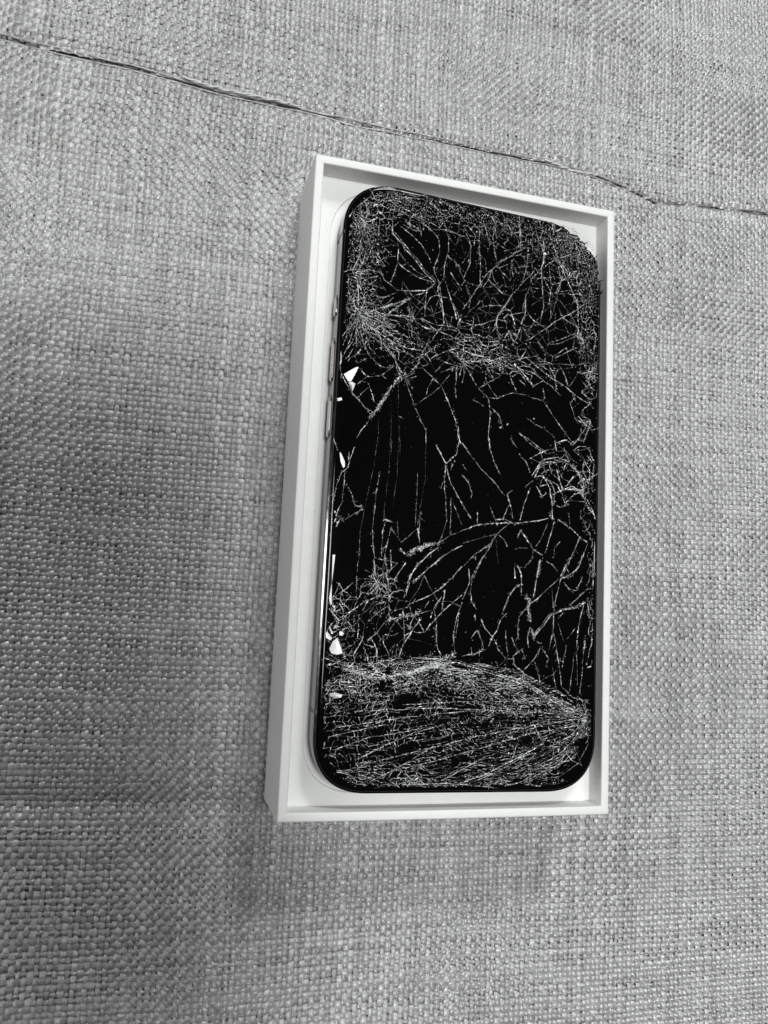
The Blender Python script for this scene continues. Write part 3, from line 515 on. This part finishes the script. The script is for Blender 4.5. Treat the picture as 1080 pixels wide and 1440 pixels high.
def shatter(u, v, ru, rv, n, aspect, ang, wd, tone, keep):
    ca, sa = math.cos(ang), math.sin(ang)
    P = []
    for _ in range(n):
        g = r.normal(0, .55, 2)
        P.append(Vector((g[0] * ru / aspect, g[1] * rv)))
    res = delaunay_2d_cdt(P, [], [], 0, 1e-5)
    vs, fs = res[0], res[2]
    cc = []; em = {}
    for fi, f in enumerate(fs):
        a, b_, c = (vs[i] for i in f[:3])
        d = 2 * (a.x * (b_.y - c.y) + b_.x * (c.y - a.y) + c.x * (a.y - b_.y))
        if abs(d) < 1e-7: cc.append(None); continue
        ux = (a.length_squared * (b_.y - c.y) + b_.length_squared * (c.y - a.y) + c.length_squared * (a.y - b_.y)) / d
        uy = (a.length_squared * (c.x - b_.x) + b_.length_squared * (a.x - c.x) + c.length_squared * (b_.x - a.x)) / d
        cc.append((ux, uy))
        for i in range(3):
            e = tuple(sorted((f[i], f[(i + 1) % 3]))); em.setdefault(e, []).append(fi)
    out = []
    for f in fs:                      # some chips between the cracks have come loose and lie a little tilted
        if r.random() > .06: continue
        q = [(u + vs[i].x * aspect * ca - vs[i].y * sa, v + vs[i].x * aspect * sa + vs[i].y * ca) for i in f[:3]]
        ar = abs((q[1][0] - q[0][0]) * (q[2][1] - q[0][1]) - (q[2][0] - q[0][0]) * (q[1][1] - q[0][1])) / 2
        if ar > .8 or ar < .02 or not all(inside(*a) for a in q): continue
        chips.append((np.array([(a[0], a[1], T0 + .01 + abs(r.normal(0, .09))) for a in q]), r.uniform(.02, .20) ** 1.2))
    for e, fl in em.items():
        if len(fl) != 2 or cc[fl[0]] is None or cc[fl[1]] is None: continue
        q = []
        for fi in fl:
            x, y = cc[fi][0] * aspect, cc[fi][1]
            q.append((u + x * ca - y * sa, v + x * sa + y * ca))
        L = math.hypot(q[0][0] - q[1][0], q[0][1] - q[1][1])
        mx, my = (q[0][0] + q[1][0]) / 2, (q[0][1] + q[1][1]) / 2
        if L < .25 or L > max(ru, rv) * .9 or r.random() > keep: continue
        if not (inside(*q[0]) and inside(*q[1])): continue
        if my < -40 and mask(mx, my) < r.normal(-.8, .6): continue
        if my > 0 and wd < .06 and mask(mx * .7, my * .7) < r.normal(.1, .4): continue
        if ((mx - u) / ru) ** 2 + ((my - v) / rv) ** 2 > 1.7: continue
        m1 = (mx + r.normal(0, .07 * L), my + r.normal(0, .07 * L))
        out.append(ridge([q[0], m1, q[1]], wd * r.lognormal(-.1, .4), tone * min(1.7, max(.2, .8 + .65 * mask(mx * .6, my * .6))) * r.uniform(.4, 1.5), r, False))
        if r.random() < .35: nodes.append(q[0])
    return out
mask = wave(9, .35, 1.3, 77); wu = wave(6, .15, .6, 78); wv = wave(6, .15, .6, 79)
fine = []; chips = []; nodes = []
for u, v, ru, rv, n, aspect, ang, wd, tone, keep in BL_:
    fine += shatter(u, v, ru, rv, n, aspect, ang, wd, tone, keep)

# star-shaped bursts round the hardest knocks
for u, v, n, l0, l1, a0, a1 in [[-33.41, 42.36, 46, 5, 17, -1.9, 0.35], [-33.41, 42.36, 18, 4, 10, 0.3, 3.0], [-34.95, 52.8, 26, 3, 9, -1.4, 1.4], [-23.97, -27.14, 26, 2, 6, 0, 6.28], [-3.72, 32.88, 25, 2, 7, -3.14, 3.14], [32.49, 43.28, 26, 2, 6, 2, 5], [9.4, 43.71, 18, 2, 5, 3.4, 6.0], [34.73, 21.55, 20, 2, 6, 2.2, 5], [-34.34, 66.09, 30, 2, 8, 0, 6.28], [35.78, -59.77, 30, 2, 7, 1.7, 4.4], [-20.42, 26.8, 18, 2, 6, 0, 6.28]]:
    for _ in range(n):
        a = r.uniform(a0, a1); L1 = r.uniform(l0, l1) * r.uniform(.5, 1); st = r.uniform(0, L1 * .6); cv = r.normal(0, .25)
        q = [(u + (st + (L1 - st) * t) * math.cos(a + cv * t), v + (st + (L1 - st) * t) * math.sin(a + cv * t)) for t in np.linspace(0, 1, 6)]
        if all(inside(*x) for x in q): fine.append(ridge(q, .06 * r.lognormal(0, .4), .7 * r.uniform(.4, 1.4), r))
# streaks fanning out from the blow at the near right corner
IM = [35.79, -60.14]
FAN = [[28.9, -53.75, 17.29, -45.72, -2.69, -45.46], [21.69, -55.75, -0.66, -47.2, -34.38, -47.38], [21.72, -56.67, -2.46, -50.86, -37.63, -52.65], [19.72, -58.54, -2.24, -56.22, -38.1, -59.48], [17.74, -60.39, -2.01, -61.56, -37.58, -67.92], [19.89, -64.0, -1.79, -66.86, -32.82, -73.8], [24.05, -66.7, 0.32, -71.26, -23.66, -77.73], [28.23, -68.5, 14.12, -73.03, -8.9, -78.19], [32.39, -68.49, 24.25, -73.95, 6.4, -77.96], [35.69, -65.7, 32.89, -72.15, 25.35, -76.85]]          # (start tangent target, end) pairs, mm
def bez(p0, p1, p2, p3, n):
    t = np.linspace(0, 1, n)[:, None]
    return (1 - t) ** 3 * p0 + 3 * (1 - t) ** 2 * t * p1 + 3 * (1 - t) * t ** 2 * p2 + t ** 3 * p3
fa = np.array(FAN, float)     # rows: c1u c1v c2u c2v eu ev, ordered top to bottom
NS_, NT_ = 62, 100
q0 = np.zeros((NS_, NT_, 2))
for k in range(NS_):
    s_ = (k / (NS_ - 1)) * (len(fa) - 1) + r.normal(0, .03); s_ = min(max(s_, 0), len(fa) - 1.001); i = int(s_); a = fa[i] + (fa[i + 1] - fa[i]) * (s_ - i)
    tt = ((np.linspace(.03, 1, NT_) + r.normal(0, .30 / NT_, NT_)).clip(.01, 1) ** .68)[:, None]
    p0 = np.array(IM); q = (1 - tt) ** 3 * p0 + 3 * (1 - tt) ** 2 * tt * a[0:2] + 3 * (1 - tt) * tt ** 2 * a[2:4] + tt ** 3 * a[4:6]
    q0[k] = q + .30 * np.stack([wu(q[:, 0], q[:, 1]), wv(q[:, 0], q[:, 1])], 1) + r.normal(0, .09, q.shape)
for k in range(NS_):
    up = 1 - k / (NS_ - 1)
    t = 0
    while t < NT_ - 2:                       # along the streaks
        ln = int(r.integers(2, 7)); e = min(t + ln, NT_ - 1); seg = [tuple(x) for x in q0[k, t:e + 1]]
        mm = mask(*seg[len(seg) // 2])
        if all(inside(*x) for x in seg) and mm > r.normal(-1.5, .6) and r.random() < .86 and (t > 14 or k % 2 == 0):
            fine.append(ridge(seg, .045 * r.lognormal(0, .35), (.22 + .36 * up) * min(1.7, max(.25, .9 + .6 * mask(*seg[0]))) * r.uniform(.4, 1.6), r, False))
        t = e + (0 if r.random() < .7 else int(r.integers(1, 4)))
    if k == NS_ - 1: continue
    for t in range(1, NT_):                  # across them
        a, b_ = q0[k, t], q0[k + 1, min(NT_ - 1, max(0, t + int(r.integers(-1, 2))))]
        L1 = math.hypot(*(b_ - a))
        if L1 > 3.5 or L1 < .15 or r.random() > .14 + .56 * up or not (inside(*a) and inside(*b_)) or mask(*a) < r.normal(-1.5, .6) or (t < 14 and k % 2): continue
        fine.append(ridge([tuple(a), tuple((a + b_) / 2 + r.normal(0, .1, 2)), tuple(b_)], .055 * r.lognormal(0, .4), (.28 + .5 * up) * min(1.7, max(.25, .9 + .6 * mask(*a))) * r.uniform(.4, 1.6), r, False))
        if r.random() < .30 + .45 * up: nodes.append(tuple(a))
# loose glints: crumbs of glass along the cracks
def crumb(x, y, s, r):
    n = 4; a0 = r.uniform(0, 6.28)
    V = [(x + s * r.uniform(.5, 1.2) * math.cos(a0 + k * 1.571), y + s * r.uniform(.5, 1.2) * math.sin(a0 + k * 1.571), T0 + .006) for k in range(4)] + [(x + r.normal(0, s * .4), y + r.normal(0, s * .4), T0 + s * r.uniform(.4, 1.1))]
    F = [(0, 1, 4, 4), (1, 2, 4, 4), (2, 3, 4, 4), (3, 0, 4, 4)]
    return np.array(V), F, np.full(5, r.uniform(.5, 1.0))
crV = []; crF = []; crT = []; k = 0
def add_crumb(x, y, s):
    global k
    V, F, T = crumb(x, y, s, r)
    crV.append(V); crF.extend([(f[0] + k, f[1] + k, f[2] + k) for f in F]); crT.append(T); k += 5
for L, c, p in main:
    if c == 0: continue
    for a, b_ in zip(p[:-1], p[1:]):
        for _ in range(int(r.poisson(math.hypot(b_[0] - a[0], b_[1] - a[1]) * (.25 + .3 * c)))):
            t = r.random(); add_crumb(a[0] + (b_[0] - a[0]) * t + r.normal(0, .12 + .06 * c), a[1] + (b_[1] - a[1]) * t + r.normal(0, .12 + .06 * c), r.uniform(.05, .13))
for u, v, ru, rv, n, *_ in BL_:
    for _ in range(int(n * (1.3 if v > -40 else 2.2))):
        g = r.normal(0, .55, 2); x, y = u + g[0] * ru, v + g[1] * rv
        if inside(x, y) and (y > -40 or mask(x, y) > r.normal(-.6, .6)): add_crumb(x, y, r.uniform(.04, .15) ** 1.0)
for x, y in nodes:
    if inside(x, y): add_crumb(x + r.normal(0, .05), y + r.normal(0, .05), r.uniform(.06, .19))
for _ in range(420):
    x, y = r.uniform(-36, 36), r.uniform(-77, 77)
    if inside(x, y): add_crumb(x, y, r.uniform(.015, .05))
for x, y, s in [[-32.82, 66.57, 0.5], [-34.34, 66.09, 0.4], [-35.14, -34.5, 0.5], [8.72, 38.96, 0.35], [9.66, 17.34, 0.4], [7.82, 16.35, 0.4], [17.6, 19.81, 0.3], [31.59, 43.37, 0.5], [35.06, -45.9, 0.4], [-37.15, 18.66, 0.5], [-41.63, -10.75, 0.4], [-36.56, -10.34, 0.5], [-35.49, -12.96, 0.6], [2.38, -34.49, 0.4], [-27.24, -55.33, 0.4], [-21.25, -50.65, 0.7], [-24.29, -48.99, 0.5], [-18.71, -49.53, 0.5], [-33.91, -55.3, 0.6], [-30.72, -48.31, 0.5]]: 
    for _ in range(4): add_crumb(x + r.normal(0, s * .3), y + r.normal(0, s * .3), s * .5)
cp = np.concatenate([c[0] for c in chips]); cf = np.arange(len(cp)).reshape(-1, 3)
cn = np.cross(cp[cf[:, 1]] - cp[cf[:, 0]], cp[cf[:, 2]] - cp[cf[:, 0]])[:, 2] < 0; cf[cn] = cf[cn][:, ::-1]
o = npmesh('tilted_chips', cp * MM, cf, M_crack, screen, False, np.repeat([c[1] for c in chips], 3)); o['kind'] = 'stuff'
me_o = npmesh('glass_crumbs', np.concatenate(crV) * MM, np.array(crF), M_crack, screen, False, np.concatenate(crT)); me_o['kind'] = 'stuff'
o = build_cracks('fine_cracks', fine + rest, screen, 'stuff')

# splinters lifted out of the plane, catching the light
for pts, lean in [[[[-36.17, 25.48], [-34.77, 26.51], [-33.1, 27.58], [-32.53, 27.65], [-33.37, 25.53], [-34.16, 23.82], [-34.93, 23.8]], [-0.06, 0.02, 1.6]], [[[-34.91, 23.49], [-33.92, 23.69], [-33.05, 23.26], [-33.63, 21.27], [-34.34, 22.33]], [-0.06, 0.02, 1.6]], [[[-37.35, 31.38], [-37.01, 30.08], [-36.96, 28.54], [-37.19, 28.51], [-37.35, 30.03]], [-0.06, 0.02, 1.6]], [[[-37.58, 18.95], [-36.46, 19.28], [-36.23, 18.66], [-37.16, 18.24]], [-0.06, 0.02, 1.6]], [[[-36.35, -21.1], [-35.68, -21.06], [-35.72, -25.41], [-36.0, -30.12], [-35.87, -33.53], [-36.24, -33.54], [-36.63, -31.95], [-36.55, -28.35]], [-0.06, 0.02, 1.6]], [[[-35.71, -33.7], [-34.87, -33.73], [-34.87, -34.91], [-35.33, -35.29]], [-0.06, 0.02, 1.6]], [[[-36.68, -40.16], [-36.11, -40.67], [-35.31, -41.7], [-35.65, -42.25], [-36.77, -41.76], [-36.91, -40.7]], [-0.06, 0.02, 1.6]], [[[-36.05, -38.54], [-35.5, -39.76], [-35.01, -40.63], [-35.52, -40.75], [-36.1, -39.6]], [-0.06, 0.02, 1.6]], [[[-35.08, -42.58], [-34.03, -41.65], [-33.61, -42.53], [-32.98, -43.92], [-32.53, -45.33], [-33.79, -45.72], [-35.28, -45.42], [-35.81, -44.38]], [-0.06, 0.02, 1.6]], [[[-33.5, -40.03], [-32.84, -40.0], [-32.37, -40.52], [-32.78, -41.07], [-33.45, -40.92]], [-0.06, 0.02, 1.6]], [[[-35.24, -55.26], [-33.8, -54.87], [-31.95, -55.36], [-32.28, -56.07], [-33.72, -56.27], [-34.83, -55.94]], [-0.06, 0.02, 1.6]], [[[-36.13, 5.1], [-35.61, 4.59], [-34.64, 2.81], [-34.49, 1.51], [-34.92, 1.1], [-35.69, 2.7]], [-0.06, 0.02, 1.6]]]:
    p = np.array(pts, float); c = p.mean(0); n = len(p)
    P3 = Vector((PHX + c[0], PHY + c[1], ZG)) * MM
    nrm = ((camo.location - P3).normalized() * 1.0 + (Vector(lean) - P3).normalized()).normalized()
    V = []
    zz = [-(nrm.x * (x - c[0]) + nrm.y * (y - c[1])) / nrm.z for x, y in p]; z0 = min(zz)
    top = [(x * MM, y * MM, (T0 + .03 + (z - z0)) * MM) for (x, y), z in zip(p, zz)]
    bot = [(x * MM, y * MM, (T0 - .02) * MM) for x, y in p]
    apex = (c[0] * MM, c[1] * MM, (sum(t_[2] for t_ in top) / n) + r.uniform(-.07, .07) * MM * min(1.5, np.ptp(p, axis=0).max() / 3))
    F = [(i, (i + 1) % n, 2 * n) for i in range(n)] + [(i, n + i, n + (i + 1) % n, (i + 1) % n) for i in range(n)]
    pymesh('glass_shard', top + bot + [apex], F, M_shard, screen)

# ------------------------------------------------------------ the phone that takes the picture, held over the box (out of view; body made oversized to deepen its soft shadow on the fabric)
taker = bpy.data.objects.new('camera_phone', None); COL.objects.link(taker); taker.empty_display_size = .02
taker['label'] = 'dark phone held flat above the box with its lens pointing down'
taker['category'] = 'phone'
taker.matrix_world = camo.matrix_world.copy()
def taker_slab(name, cx, cy, wd, ln, rad, z0, z1, mat):
    P = rrect(wd, ln, rad, 10); n = len(P); V = []
    for ins, z in ((.8, z0), (0, z0 + .8), (0, z1 - .8), (.8, z1)):
        V += [((cx + x * (1 - 2 * ins / wd)) * MM, (cy + y * (1 - 2 * ins / ln)) * MM, z * MM) for x, y in P]
    F = [tuple(range(n))[::-1], tuple(3 * n + i for i in range(n))]
    for k in range(3):
        for i in range(n): j = (i + 1) % n; F.append((k * n + i, k * n + j, (k + 1) * n + j, (k + 1) * n + i))
    return pymesh(name, V, F, mat, taker)
taker_slab('body', -28, -14, 118, 166, 13, 2.0, 10.0, M_band)
taker_slab('lens_ring', 0, 0, 16, 16, 8, .4, 1.98, M_frame)
